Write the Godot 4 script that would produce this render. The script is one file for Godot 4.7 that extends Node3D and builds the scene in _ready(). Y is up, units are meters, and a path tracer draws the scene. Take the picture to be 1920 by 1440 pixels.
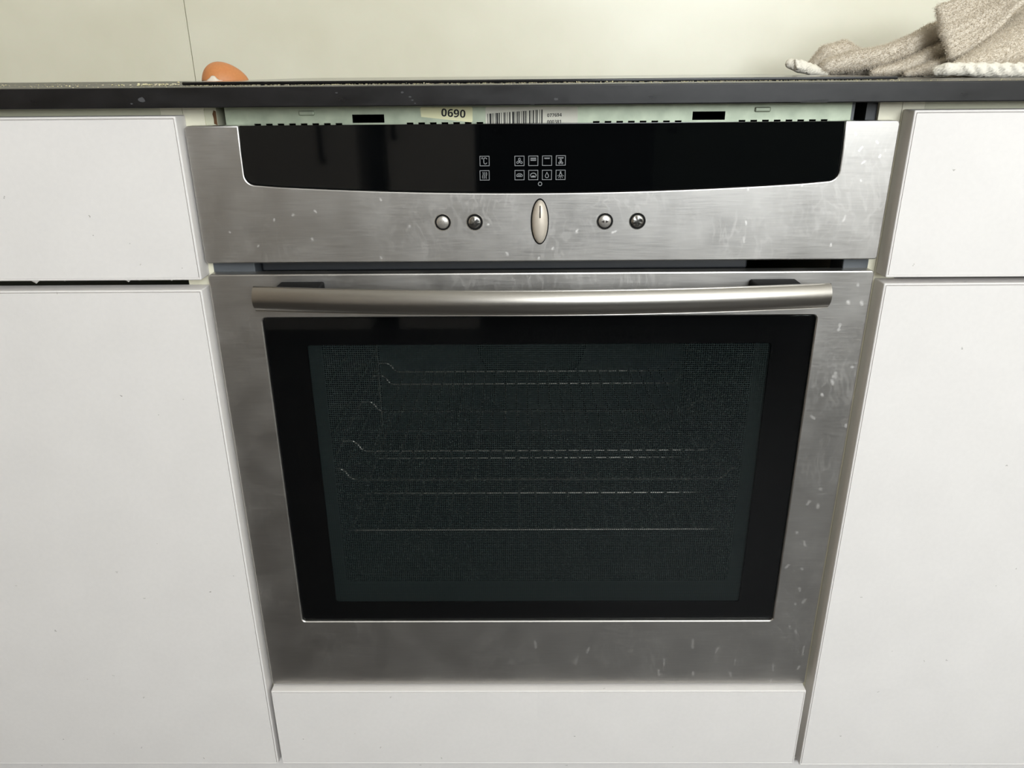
extends Node3D
# A built-in oven between white base cabinets under a thin black worktop.
# Heights are measured from the floor; the oven's lower edge lies at BASE.
const BASE := 0.25
const TOP := 0.8755          # upper face of the worktop
const PLANE := 0.008         # front plane of the cabinet doors and drawers
const CARCASS := -0.012      # front edges of the cabinet panels

var taken := {}
var M := {}
var rng := RandomNumberGenerator.new()

# ------------------------------------------------------------------ naming
func numbered(called: String) -> String:
	if not taken.has(called):
		taken[called] = 0
		return called
	taken[called] += 1
	return "%s_%03d" % [called, taken[called]]

func tag(o: Node, label: String, category: String, group := "") -> Node:
	o.set_meta("label", label)
	o.set_meta("category", category)
	if group != "":
		o.set_meta("group", group)
	return o

func thing(called: String, label: String, category: String, at := Vector3.ZERO, group := "") -> Node3D:
	var o := Node3D.new()
	o.name = numbered(called)
	add_child(o)
	o.position = at
	tag(o, label, category, group)
	return o

func setting(called: String, at := Vector3.ZERO) -> Node3D:
	var o := Node3D.new()
	o.name = called
	add_child(o)
	o.position = at
	o.set_meta("kind", "structure")
	return o

func part(called: String, mesh: Mesh, m: Material, parent: Node, label := "") -> MeshInstance3D:
	var o := MeshInstance3D.new()
	o.name = called
	o.mesh = mesh
	o.material_override = m
	parent.add_child(o, true)
	if label != "":
		o.set_meta("label", label)
	return o

# ------------------------------------------------------------------ shapes
func st() -> SurfaceTool:
	var s := SurfaceTool.new()
	s.begin(Mesh.PRIMITIVE_TRIANGLES)
	return s

func done(s: SurfaceTool) -> ArrayMesh:
	s.generate_normals()
	return s.commit()

func tri(s: SurfaceTool, a: Vector3, b: Vector3, c: Vector3) -> void:
	# corners given counter-clockwise as seen from the front
	for v in [a, c, b]:
		s.set_uv(Vector2(v.x, v.y))
		s.add_vertex(v)

func quad(s: SurfaceTool, a: Vector3, b: Vector3, c: Vector3, d: Vector3) -> void:
	tri(s, a, b, c)
	tri(s, a, c, d)

func add_box(s: SurfaceTool, lo: Vector3, hi: Vector3) -> void:
	s.set_smooth_group(-1)
	var p := []
	for i in 8:
		p.append(Vector3(hi.x if i & 1 else lo.x, hi.y if i & 2 else lo.y, hi.z if i & 4 else lo.z))
	quad(s, p[4], p[5], p[7], p[6])
	quad(s, p[1], p[0], p[2], p[3])
	quad(s, p[0], p[4], p[6], p[2])
	quad(s, p[5], p[1], p[3], p[7])
	quad(s, p[6], p[7], p[3], p[2])
	quad(s, p[0], p[1], p[5], p[4])

func box(lo: Vector3, hi: Vector3) -> ArrayMesh:
	var s := st()
	add_box(s, lo, hi)
	return done(s)

# a box with rounded edges, with normals of its own
func rbox(lo: Vector3, hi: Vector3, r: float, seg := 3) -> ArrayMesh:
	var c := (lo + hi) / 2.0
	var h := (hi - lo) / 2.0
	r = minf(r, minf(h.x, minf(h.y, h.z)))
	var vs := PackedVector3Array()
	var ns := PackedVector3Array()
	var uv := PackedVector2Array()
	var ix := PackedInt32Array()
	var steps := []
	for k in 3:
		var l := []
		for i in seg + 1:
			l.append(-h[k] + r * (1.0 - cos(PI / 2 * i / seg)) if false else -h[k] + r * float(i) / seg)
		for i in seg + 1:
			l.append(h[k] - r + r * float(i) / seg)
		steps.append(l)
	for ax in 3:
		var u := (ax + 1) % 3
		var w := (ax + 2) % 3
		for side in [-1.0, 1.0]:
			var first := vs.size()
			var nu: int = steps[u].size()
			var nw: int = steps[w].size()
			for i in nu:
				for j in nw:
					var p := Vector3.ZERO
					p[ax] = side * h[ax]
					p[u] = steps[u][i]
					p[w] = steps[w][j]
					var q := p.clamp(-h + Vector3(r, r, r), h - Vector3(r, r, r))
					var n := (p - q).normalized()
					var o := q + n * r + c
					vs.append(o)
					ns.append(n)
					uv.append(Vector2(o.x, o.y))
			for i in nu - 1:
				for j in nw - 1:
					var a := first + i * nw + j
					var b := a + nw
					if side > 0:
						ix.append_array([a, b + 1, b, a, a + 1, b + 1])
					else:
						ix.append_array([a, b, b + 1, a, b + 1, a + 1])
	var arr := []
	arr.resize(Mesh.ARRAY_MAX)
	arr[Mesh.ARRAY_VERTEX] = vs
	arr[Mesh.ARRAY_NORMAL] = ns
	arr[Mesh.ARRAY_TEX_UV] = uv
	arr[Mesh.ARRAY_INDEX] = ix
	var m := ArrayMesh.new()
	m.add_surface_from_arrays(Mesh.PRIMITIVE_TRIANGLES, arr)
	return m

func rrect(x0: float, y0: float, x1: float, y1: float, r: float, n := 6) -> PackedVector2Array:
	var o := PackedVector2Array()
	var cs := [[x1 - r, y0 + r, -PI / 2], [x1 - r, y1 - r, 0.0], [x0 + r, y1 - r, PI / 2], [x0 + r, y0 + r, PI]]
	for c in cs:
		for i in n + 1:
			var a: float = c[2] + PI / 2 * i / n
			o.append(Vector2(c[0] + r * cos(a), c[1] + r * sin(a)))
	return o

func inset(poly: PackedVector2Array, d: float) -> PackedVector2Array:
	# counter-clockwise loop moved inwards by d
	var o := PackedVector2Array()
	var n := poly.size()
	for i in n:
		var a := (poly[i] - poly[(i + n - 1) % n]).normalized()
		var b := (poly[(i + 1) % n] - poly[i]).normalized()
		var na := Vector2(-a.y, a.x)
		var nb := Vector2(-b.y, b.x)
		var m := na + nb
		if m.length() < 0.2:
			m = na
		m = m.normalized()
		o.append(poly[i] + m * d / maxf(0.4, m.dot(na)))
	return o

func flat_loop(poly: PackedVector2Array, z: float) -> PackedVector3Array:
	var o := PackedVector3Array()
	for p in poly:
		o.append(Vector3(p.x, p.y, z))
	return o

func band(s: SurfaceTool, a: PackedVector3Array, b: PackedVector3Array, group: int) -> void:
	# strip between two counter-clockwise loops, b nearer the viewer
	s.set_smooth_group(group)
	var n := a.size()
	for i in n:
		var j := (i + 1) % n
		quad(s, a[i], a[j], b[j], b[i])

func cap(s: SurfaceTool, poly: PackedVector2Array, z: float, facing := 1) -> void:
	s.set_smooth_group(-1)
	var ix := Geometry2D.triangulate_polygon(poly)
	for k in range(0, ix.size(), 3):
		var a := poly[ix[k]]
		var b := poly[ix[k + 1]]
		var c := poly[ix[k + 2]]
		if ((b - a).cross(c - a) > 0) != (facing > 0):
			var t := b
			b = c
			c = t
		tri(s, Vector3(a.x, a.y, z), Vector3(b.x, b.y, z), Vector3(c.x, c.y, z))

func slab(poly: PackedVector2Array, zb: float, zf: float, bevel := 0.0) -> ArrayMesh:
	var s := st()
	cap(s, poly, zb, -1)
	if bevel <= 0.0:
		band(s, flat_loop(poly, zb), flat_loop(poly, zf), 1)
		cap(s, poly, zf)
	else:
		var p1 := inset(poly, bevel * 0.29)
		var p2 := inset(poly, bevel)
		band(s, flat_loop(poly, zb), flat_loop(poly, zf - bevel), 1)
		band(s, flat_loop(poly, zf - bevel), flat_loop(p1, zf - bevel * 0.29), 2)
		band(s, flat_loop(p1, zf - bevel * 0.29), flat_loop(p2, zf), 3)
		cap(s, p2, zf)
	return done(s)

func frame(outer: PackedVector2Array, inner: PackedVector2Array, zb: float, zf: float, bevel: float) -> ArrayMesh:
	var s := st()
	var o1 := inset(outer, bevel * 0.29)
	var o2 := inset(outer, bevel)
	var i2 := inset(inner, -bevel * 0.7)
	band(s, flat_loop(outer, zb), flat_loop(outer, zf - bevel), 1)
	band(s, flat_loop(outer, zf - bevel), flat_loop(o1, zf - bevel * 0.29), 2)
	band(s, flat_loop(o1, zf - bevel * 0.29), flat_loop(o2, zf), 3)
	band(s, flat_loop(o2, zf), flat_loop(i2, zf), 4)
	band(s, flat_loop(i2, zf), flat_loop(inner, zf - bevel * 0.7), 5)
	band(s, flat_loop(inner, zf - bevel * 0.7), flat_loop(inner, zb), 6)
	band(s, flat_loop(inner, zb), flat_loop(outer, zb), 7)
	return done(s)

func add_tube(s: SurfaceTool, path: Array, r: float, sides := 8) -> void:
	var rings := []
	var up := Vector3.UP
	var n := path.size()
	for i in n:
		var d: Vector3 = (path[mini(i + 1, n - 1)] - path[maxi(i - 1, 0)]).normalized()
		if absf(d.dot(up)) > 0.9:
			up = Vector3.RIGHT if absf(d.x) < 0.9 else Vector3.FORWARD
		var a := d.cross(up).normalized()
		up = a.cross(d).normalized()
		var ring := PackedVector3Array()
		for k in sides:
			var t := TAU * k / sides
			ring.append(path[i] + (a * cos(t) + up * sin(t)) * r)
		rings.append(ring)
	s.set_smooth_group(1)
	for i in n - 1:
		for k in sides:
			var j := (k + 1) % sides
			quad(s, rings[i][k], rings[i + 1][k], rings[i + 1][j], rings[i][j])
	s.set_smooth_group(-1)
	for k in range(1, sides - 1):
		tri(s, rings[0][0], rings[0][k], rings[0][k + 1])
		tri(s, rings[n - 1][0], rings[n - 1][k + 1], rings[n - 1][k])

func tube(path: Array, r: float, sides := 8) -> ArrayMesh:
	var s := st()
	add_tube(s, path, r, sides)
	return done(s)

# a low dome over an ellipse, facing +z
func dome(rx: float, ry: float, h: float, power := 2.6, rings := 8, n := 40) -> ArrayMesh:
	var s := st()
	var prev := PackedVector3Array()
	for i in n:
		prev.append(Vector3(rx * cos(TAU * i / n), ry * sin(TAU * i / n), 0))
	for k in range(1, rings + 1):
		var t := float(k) / rings
		var sc := pow(1.0 - pow(t, power), 1.0 / power) if k < rings else 0.0
		var z := h * t
		if k == rings:
			s.set_smooth_group(1)
			for i in n:
				tri(s, prev[i], prev[(i + 1) % n], Vector3(0, 0, h))
		else:
			var ring := PackedVector3Array()
			for i in n:
				ring.append(Vector3(rx * sc * cos(TAU * i / n), ry * sc * sin(TAU * i / n), z))
			band(s, prev, ring, 1)
			prev = ring
	return done(s)

func ellipse(rx: float, ry: float, c := Vector2.ZERO, n := 40) -> PackedVector2Array:
	var o := PackedVector2Array()
	for i in n:
		o.append(c + Vector2(rx * cos(TAU * i / n), ry * sin(TAU * i / n)))
	return o

# printed line of width w through points given in the print's own plane
func stroke(s: SurfaceTool, pts: Array, w: float, closed := false) -> void:
	s.set_smooth_group(-1)
	var p := pts.duplicate()
	if closed:
		p.append(pts[0])
	for i in p.size() - 1:
		var a: Vector2 = p[i]
		var b: Vector2 = p[i + 1]
		var d := (b - a).normalized()
		var q := Vector2(-d.y, d.x) * w / 2
		a -= d * w * 0.35
		b += d * w * 0.35
		var z := 0.000002 * i
		quad(s, Vector3(a.x - q.x, a.y - q.y, z), Vector3(b.x - q.x, b.y - q.y, z), Vector3(b.x + q.x, b.y + q.y, z), Vector3(a.x + q.x, a.y + q.y, z))

func arc(c: Vector2, rx: float, ry: float, from: float, to: float, n := 12) -> Array:
	var o := []
	for i in n + 1:
		var a := deg_to_rad(lerpf(from, to, float(i) / n))
		o.append(c + Vector2(rx * cos(a), ry * sin(a)))
	return o

# ------------------------------------------------------------------ smooth bodies (surface nets)
func body(chains: Array, cell: float, k: float, rough: FastNoiseLite, amount: float, floor_y: float) -> ArrayMesh:
	var lo := Vector3.ONE * 1e9
	var hi := -lo
	for ch in chains:
		for p in ch:
			var c := Vector3(p[0], p[1], p[2])
			lo = lo.min(c - Vector3.ONE * (p[3] + cell * 4))
			hi = hi.max(c + Vector3.ONE * (p[3] + cell * 4))
	var n := Vector3i(((hi - lo) / cell).ceil()) + Vector3i.ONE
	var f := PackedFloat32Array()
	f.resize(n.x * n.y * n.z)
	f.fill(1.0)
	for ch in chains:
		for i in maxi(ch.size() - 1, 1):
			var pa: Array = ch[i]
			var pb: Array = ch[mini(i + 1, ch.size() - 1)]
			var a := Vector3(pa[0], pa[1], pa[2])
			var b := Vector3(pb[0], pb[1], pb[2])
			var ra: float = pa[3]
			var rb: float = pb[3]
			var m := maxf(ra, rb) + cell * 3 + k
			var i0 := Vector3i(((a.min(b) - Vector3.ONE * m - lo) / cell).floor()).clamp(Vector3i.ZERO, n - Vector3i.ONE)
			var i1 := Vector3i(((a.max(b) + Vector3.ONE * m - lo) / cell).ceil()).clamp(Vector3i.ZERO, n - Vector3i.ONE)
			var ab := b - a
			var l2 := maxf(ab.length_squared(), 1e-12)
			for z in range(i0.z, i1.z + 1):
				for y in range(i0.y, i1.y + 1):
					for x in range(i0.x, i1.x + 1):
						var p := lo + Vector3(x, y, z) * cell
						var t := clampf((p - a).dot(ab) / l2, 0.0, 1.0)
						var d := p.distance_to(a + ab * t) - lerpf(ra, rb, t)
						var at := (z * n.y + y) * n.x + x
						var o := f[at]
						var h := maxf(k - absf(o - d), 0.0) / k
						f[at] = minf(o, d) - h * h * k * 0.25
	for z in n.z:
		for y in n.y:
			for x in n.x:
				var at := (z * n.y + y) * n.x + x
				if absf(f[at]) < cell * 3:
					var p := lo + Vector3(x, y, z) * cell
					f[at] += rough.get_noise_3dv(p) * amount
					f[at] = maxf(f[at], floor_y - p.y)
	return nets(f, n, lo, cell)

func nets(f: PackedFloat32Array, n: Vector3i, lo: Vector3, cell: float) -> ArrayMesh:
	var vid := PackedInt32Array()
	vid.resize(n.x * n.y * n.z)
	vid.fill(-1)
	var vs := PackedVector3Array()
	var ns := PackedVector3Array()
	var ix := PackedInt32Array()
	var sx := 1
	var sy := n.x
	var sz := n.x * n.y
	var corner := [0, sx, sy, sx + sy, sz, sx + sz, sy + sz, sx + sy + sz]
	var edges := [[0, 1], [2, 3], [4, 5], [6, 7], [0, 2], [1, 3], [4, 6], [5, 7], [0, 4], [1, 5], [2, 6], [3, 7]]
	for z in n.z - 1:
		for y in n.y - 1:
			for x in n.x - 1:
				var at := (z * n.y + y) * n.x + x
				var inside := 0
				for c in 8:
					if f[at + corner[c]] < 0.0:
						inside += 1
				if inside == 0 or inside == 8:
					continue
				var sum := Vector3.ZERO
				var cnt := 0
				for e in edges:
					var fa := f[at + corner[e[0]]]
					var fb := f[at + corner[e[1]]]
					if (fa < 0.0) != (fb < 0.0):
						var t := fa / (fa - fb)
						var pa := Vector3(e[0] & 1, (e[0] >> 1) & 1, (e[0] >> 2) & 1)
						var pb := Vector3(e[1] & 1, (e[1] >> 1) & 1, (e[1] >> 2) & 1)
						sum += pa.lerp(pb, t)
						cnt += 1
				vid[at] = vs.size()
				vs.append(lo + (Vector3(x, y, z) + sum / cnt) * cell)
				var g := Vector3(
					f[at + sx] - f[at] + f[at + sx + sy + sz] - f[at + sy + sz],
					f[at + sy] - f[at] + f[at + sx + sy + sz] - f[at + sx + sz],
					f[at + sz] - f[at] + f[at + sx + sy + sz] - f[at + sx + sy])
				ns.append(g.normalized())
	for z in range(1, n.z - 1):
		for y in range(1, n.y - 1):
			for x in range(1, n.x - 1):
				var at := (z * n.y + y) * n.x + x
				for ax in 3:
					var step: int = [sx, sy, sz][ax]
					var a := f[at] < 0.0
					var b := f[at + step] < 0.0
					if a == b:
						continue
					var u: int = [sy, sz, sx][ax]
					var w: int = [sz, sx, sy][ax]
					var q := [vid[at], vid[at - u], vid[at - u - w], vid[at - w]]
					if q.min() < 0:
						continue
					if a:
						ix.append_array([q[0], q[2], q[1], q[0], q[3], q[2]])
					else:
						ix.append_array([q[0], q[1], q[2], q[0], q[2], q[3]])
	var arr := []
	arr.resize(Mesh.ARRAY_MAX)
	arr[Mesh.ARRAY_VERTEX] = vs
	arr[Mesh.ARRAY_NORMAL] = ns
	arr[Mesh.ARRAY_INDEX] = ix
	var m := ArrayMesh.new()
	m.add_surface_from_arrays(Mesh.PRIMITIVE_TRIANGLES, arr)
	return m

# ------------------------------------------------------------------ materials
func mat(c: Color, rough := 0.6, metal := 0.0, spec := 0.5) -> StandardMaterial3D:
	var m := StandardMaterial3D.new()
	m.albedo_color = c
	m.roughness = rough
	m.metallic = metal
	m.metallic_specular = spec
	return m

func rgb8(r: float, g: float, b: float) -> Color:
	return Color(r / 255.0, g / 255.0, b / 255.0)

func noise(seed_: int, freq: float, octaves := 3) -> FastNoiseLite:
	var n := FastNoiseLite.new()
	n.seed = seed_
	n.frequency = freq
	n.fractal_octaves = octaves
	n.noise_type = FastNoiseLite.TYPE_SIMPLEX_SMOOTH
	return n

func noise_tex(seed_: int, freq: float, a: Color, b: Color, octaves := 4, size := 512) -> NoiseTexture2D:
	var t := NoiseTexture2D.new()
	t.width = size
	t.height = size
	t.seamless = true
	t.noise = noise(seed_, freq, octaves)
	var g := Gradient.new()
	g.set_color(0, a)
	g.set_color(1, b)
	t.color_ramp = g
	return t

# brushed steel: fine level streaks, wipe marks and dried splashes; x0..x1, y0..y1 in metres on the sheet
func steel(w: int, h: int, x0: float, y0: float, x1: float, y1: float, marks: Array, seed_: int, dirt: float) -> StandardMaterial3D:
	var col := Image.create(w, h, false, Image.FORMAT_RGB8)
	var rou := Image.create(w, h, false, Image.FORMAT_RGB8)
	var n1 := noise(seed_, 1.0, 3)
	var n2 := noise(seed_ + 1, 18.0, 4)
	var n3 := noise(seed_ + 2, 60.0, 3)
	var n4 := noise(seed_ + 3, 9.0, 2)
	for j in h:
		var y := lerpf(y1, y0, (j + 0.5) / h)
		for i in w:
			var x := lerpf(x0, x1, (i + 0.5) / w)
			var streak := n1.get_noise_2d(x * 25.0, y * 900.0)
			var wx := x + 0.012 * n2.get_noise_2d(x * 0.6 + 7.0, y * 0.6)
			var wy := y + 0.02 * n2.get_noise_2d(x * 0.6, y * 0.6 + 3.0)
			var wipe := n3.get_noise_2d(wx * 1.3, wy * 0.5)
			var film := clampf(1.0 - absf(wipe) * 7.0, 0.0, 1.0) * clampf(n4.get_noise_2d(x, y) * 1.6 + 0.25 + dirt * (x - x0) / (x1 - x0), 0.0, 1.0)
			var v := 0.745 + 0.02 * streak + 0.014 * film
			col.set_pixel(i, j, Color(v * 1.0, v * 0.985, v * 0.965))
			var r := 0.39 + 0.04 * streak + 0.05 * n4.get_noise_2d(x * 2.0 + 5.0, y * 2.0) + 0.05 * film
			rou.set_pixel(i, j, Color(r, r, r))
	for k in marks:   # dried splashes: [x, y, length, angle, strength]
		var steps := int(6 + k[2] * 4000)
		for t in steps:
			var f := float(t) / steps - 0.5
			var px: float = k[0] + cos(k[3]) * k[2] * f + 0.0007 * n3.get_noise_2d(f * 3.0, k[0] * 9.0)
			var py: float = k[1] + sin(k[3]) * k[2] * f + 0.0007 * n3.get_noise_2d(f * 3.0 + 5.0, k[1] * 9.0)
			var ci := int((px - x0) / (x1 - x0) * w)
			var cj := int((y1 - py) / (y1 - y0) * h)
			var rad := rng.randi_range(0, 1) + (1 if rng.randf() < 0.2 else 0)
			for dj in range(-rad, rad + 1):
				for di in range(-rad, rad + 1):
					if di * di + dj * dj > rad * rad + 1 or ci + di < 0 or ci + di >= w or cj + dj < 0 or cj + dj >= h:
						continue
					var was := col.get_pixel(ci + di, cj + dj)
					col.set_pixel(ci + di, cj + dj, was.lerp(Color(0.92, 0.91, 0.9), k[4] * rng.randf_range(0.15, 0.5)))
					rou.set_pixel(ci + di, cj + dj, Color(0.52, 0.52, 0.52))
	var m := mat(Color.WHITE, 1.0, 1.0)
	m.albedo_texture = ImageTexture.create_from_image(col)
	m.roughness_texture = ImageTexture.create_from_image(rou)
	m.roughness_texture_channel = BaseMaterial3D.TEXTURE_CHANNEL_RED
	m.uv1_scale = Vector3(1.0 / (x1 - x0), -1.0 / (y1 - y0), 1)
	m.uv1_offset = Vector3(-x0 / (x1 - x0), y1 / (y1 - y0), 0)
	m.texture_repeat = false
	return m

func white_board(seed_: int, tint: Color) -> StandardMaterial3D:
	var m := mat(Color.WHITE, 0.6, 0.0, 0.4)
	var n := 1024
	var im := Image.create(n, n, false, Image.FORMAT_RGB8)
	var big := noise(seed_, 0.006, 4)
	var fine := noise(seed_ + 4, 0.09, 2)
	for j in n:
		for i in n:
			var v := 1.0 + 0.012 * big.get_noise_2d(i, j) + 0.006 * fine.get_noise_2d(i, j)
			im.set_pixel(i, j, Color(minf(tint.r * v, 1), minf(tint.g * v, 1), minf(tint.b * v, 1)))
	var r := RandomNumberGenerator.new()
	r.seed = seed_
	for k in 46:   # specks of grime
		var c := Vector2i(r.randi_range(3, n - 4), r.randi_range(3, n - 4))
		var tone := r.randf_range(0.45, 0.8)
		for q in r.randi_range(1, 4):
			im.set_pixelv(c + Vector2i(r.randi_range(-1, 1), r.randi_range(-1, 1)), Color(tint.r * tone, tint.g * tone * 0.98, tint.b * tone * 0.94))
	m.albedo_texture = ImageTexture.create_from_image(im)
	m.uv1_triplanar = true
	m.uv1_scale = Vector3(1.6, 1.6, 1.6)
	return m

func make_materials() -> void:
	M.white = white_board(11, rgb8(231, 227, 224))
	M.cream_edge = mat(rgb8(226, 222, 200), 0.5)
	M.rail = mat(rgb8(205, 204, 180), 0.5)
	M.dark = mat(rgb8(16, 16, 17), 0.7)
	M.black_plastic = mat(rgb8(12, 12, 13), 0.7, 0.0, 0.3)
	M.grey_plastic = mat(rgb8(84, 88, 92), 0.45)
	M.slot_plastic = mat(rgb8(47, 49, 52), 0.5)
	M.drawer_metal = mat(rgb8(150, 152, 154), 0.45, 0.4)
	M.black_glass = mat(rgb8(5, 6, 7), 0.04)
	M.print = mat(rgb8(128, 130, 132), 0.6)
	M.knob = mat(rgb8(212, 202, 188), 0.5, 0.35)
	M.button = mat(rgb8(196, 192, 186), 0.34, 0.8)
	M.worn_button = mat(rgb8(170, 168, 164), 0.22, 1.0)
	M.mark = mat(rgb8(52, 44, 40), 0.6)
	M.faint = mat(rgb8(120, 116, 110), 0.6)
	M.chrome = mat(rgb8(215, 210, 200), 0.22, 1.0)
	M.wire = mat(rgb8(214, 208, 198), 0.31, 1.0)
	M.ink = mat(rgb8(18, 18, 20), 0.7)
	M.enamel = mat(rgb8(46, 52, 54), 0.32)
	M.ring_black = mat(rgb8(4, 5, 6), 0.5, 0.0, 0.2)
	M.inner_frame = mat(rgb8(34, 40, 42), 0.4)
	M.mark_black = mat(rgb8(10, 10, 11), 0.6)

	var splash := []
	for k in 18:
		splash.append([rng.randf_range(0.02, 0.29), rng.randf_range(0.485, 0.59), rng.randf_range(0.001, 0.007), rng.randf_range(-2.2, -0.8), rng.randf_range(0.15, 0.6)])
	for k in 14:
		splash.append([rng.randf_range(-0.28, 0.05), rng.randf_range(0.482, 0.535), rng.randf_range(0.0005, 0.003), rng.randf_range(-2.2, -0.8), rng.randf_range(0.2, 0.6)])
	for p in [[0.268, 0.573, 0.007, 1.0], [0.262, 0.585, 0.004, -1.1], [0.281, 0.578, 0.004, -0.8], [0.285, 0.567, 0.004, 1.0], [0.272, 0.562, 0.005, 0.7], [0.065, 0.505, 0.006, 0.5], [-0.045, 0.512, 0.002, 0.1]]:
		splash.append([p[0], p[1], p[2] * 0.7, p[3], 0.7])
	M.steel_panel = steel(1400, 300, -0.3, 0.475, 0.3, 0.6, splash, 21, 0.4)
	splash = []
	for k in 26:
		splash.append([rng.randf_range(0.255, 0.295), rng.randf_range(0.0, 0.46), rng.randf_range(0.001, 0.006), rng.randf_range(-2.3, -0.7), rng.randf_range(0.08, 0.35)])
	for k in 12:
		splash.append([rng.randf_range(-0.05, 0.29), rng.randf_range(0.005, 0.08), rng.randf_range(0.002, 0.012), rng.randf_range(-1.9, -1.2), rng.randf_range(0.08, 0.25)])
	M.steel_door = steel(1000, 800, -0.3, -0.005, 0.3, 0.475, splash, 33, 0.35)

	# handle: the same steel, brushed around the bar
	M.steel_bar = mat(rgb8(170, 166, 160), 0.3, 1.0)
	M.steel_bar.roughness_texture = noise_tex(5, 0.02, Color(0.93, 0.93, 0.93), Color(1, 1, 1), 4, 256)
	M.steel_bar.uv1_triplanar = true
	M.steel_bar.uv1_scale = Vector3(60, 2, 2)

	# galvanised housing behind the panel
	M.zinc = mat(Color.WHITE, 0.45, 0.35)
	M.zinc.albedo_texture = noise_tex(8, 0.012, rgb8(158, 168, 148), rgb8(184, 194, 172))
	M.zinc.uv1_triplanar = true
	M.zinc.uv1_scale = Vector3(9, 9, 9)
	M.sticker_yellow = mat(rgb8(228, 226, 184), 0.6)
	M.sticker_white = mat(rgb8(208, 206, 192), 0.6)

	# thin black compact worktop, scuffed
	M.worktop = mat(Color.WHITE, 0.3, 0.0, 0.42)
	M.worktop.albedo_texture = noise_tex(3, 0.01, rgb8(17, 16, 16), rgb8(36, 35, 36), 5)
	M.worktop.uv1_triplanar = true
	M.worktop.uv1_scale = Vector3(4, 9, 4)
	M.worktop.roughness_texture = noise_tex(4, 0.02, Color(0.6, 0.6, 0.6), Color(1, 1, 1), 4, 256)
	M.worktop.roughness = 0.42
	M.hob_glass = mat(rgb8(12, 12, 13), 0.12)
	M.scuff = mat(rgb8(72, 72, 74), 0.7)

	# cream splashback board
	M.splash = mat(Color.WHITE, 0.3, 0.0, 0.5)
	M.splash.albedo_texture = noise_tex(14, 0.006, rgb8(225, 220, 198), rgb8(235, 231, 211), 5)
	M.splash.uv1_triplanar = true
	M.splash.uv1_scale = Vector3(1.5, 1.5, 1.5)
	M.seam = mat(rgb8(70, 60, 45), 0.9)

	# glass of the oven door: a clear pane, and a dotted screen behind it
	M.pane = mat(Color(0.01, 0.012, 0.013, 0.12), 0.03, 0.0, 0.34)
	M.pane.transparency = BaseMaterial3D.TRANSPARENCY_ALPHA
	var dots := Image.create(16, 16, false, Image.FORMAT_RGBA8)
	for j in 16:
		for i in 16:
			var hole := i >= 4 and j >= 4
			dots.set_pixel(i, j, Color(0.165, 0.21, 0.205, 0.0 if hole else 1.0))
	M.screen = mat(Color.WHITE, 0.7, 0.0, 0.2)
	M.screen.albedo_texture = ImageTexture.create_from_image(dots)
	M.screen.transparency = BaseMaterial3D.TRANSPARENCY_ALPHA
	M.screen.uv1_scale = Vector3(480, 480, 1)

	M.eggshell = mat(rgb8(214, 142, 86), 0.5)
	M.eggshell.albedo_texture = noise_tex(19, 0.05, Color(0.94, 0.92, 0.9), Color(1, 1, 1), 4, 256)
	M.eggshell.uv1_triplanar = true
	M.eggshell.uv1_scale = Vector3(20, 20, 20)
	M.eggshell.subsurf_scatter_enabled = true
	M.eggshell.subsurf_scatter_strength = 0.15
	M.membrane = mat(rgb8(238, 226, 208), 0.6)
	M.crumb = mat(rgb8(236, 230, 205), 0.9)
	M.crumb.vertex_color_use_as_albedo = true

	M.terry = mat(Color.WHITE, 1.0, 0.0, 0.2)
	M.terry.albedo_texture = noise_tex(23, 0.03, rgb8(214, 203, 186), rgb8(234, 225, 210), 4, 512)
	M.terry.uv1_triplanar = true
	M.terry.uv1_scale = Vector3(14, 14, 14)
	M.terry.rim_enabled = true
	M.terry.rim = 0.5
	M.pile = mat(rgb8(240, 231, 216), 1.0, 0.0, 0.2)
	M.pile.vertex_color_use_as_albedo = true
	M.hem = mat(rgb8(236, 230, 216), 0.95, 0.0, 0.2)
	M.hem.uv1_triplanar = true
	M.hem.uv1_scale = Vector3(12, 12, 12)

	# the rest of the room
	M.wall = mat(rgb8(232, 229, 222), 0.85)
	M.wall_warm = mat(rgb8(200, 186, 170), 0.85)
	M.ceiling = mat(rgb8(238, 236, 230), 0.9)
	M.floor = mat(Color.WHITE, 0.55)
	M.floor.albedo_texture = noise_tex(41, 0.02, rgb8(52, 50, 49), rgb8(74, 71, 69))
	M.floor.uv1_triplanar = true
	M.green_front = mat(rgb8(70, 78, 72), 0.6)
	M.dark_wood = mat(rgb8(34, 27, 23), 0.5)
	M.frame_white = mat(rgb8(236, 236, 234), 0.4)
	M.window_pane = mat(Color(0.9, 0.95, 0.95, 0.05), 0.02)
	M.window_pane.transparency = BaseMaterial3D.TRANSPARENCY_ALPHA
	M.bar = mat(rgb8(40, 40, 42), 0.35, 0.6)

# ------------------------------------------------------------------ build
func _ready() -> void:
	rng.seed = 4
	make_camera_and_light()
	make_materials()
	make_room()
	make_worktop()
	make_cabinets()
	make_oven()
	make_racks()
	make_hob_and_small_things()
	make_towel()

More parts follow.
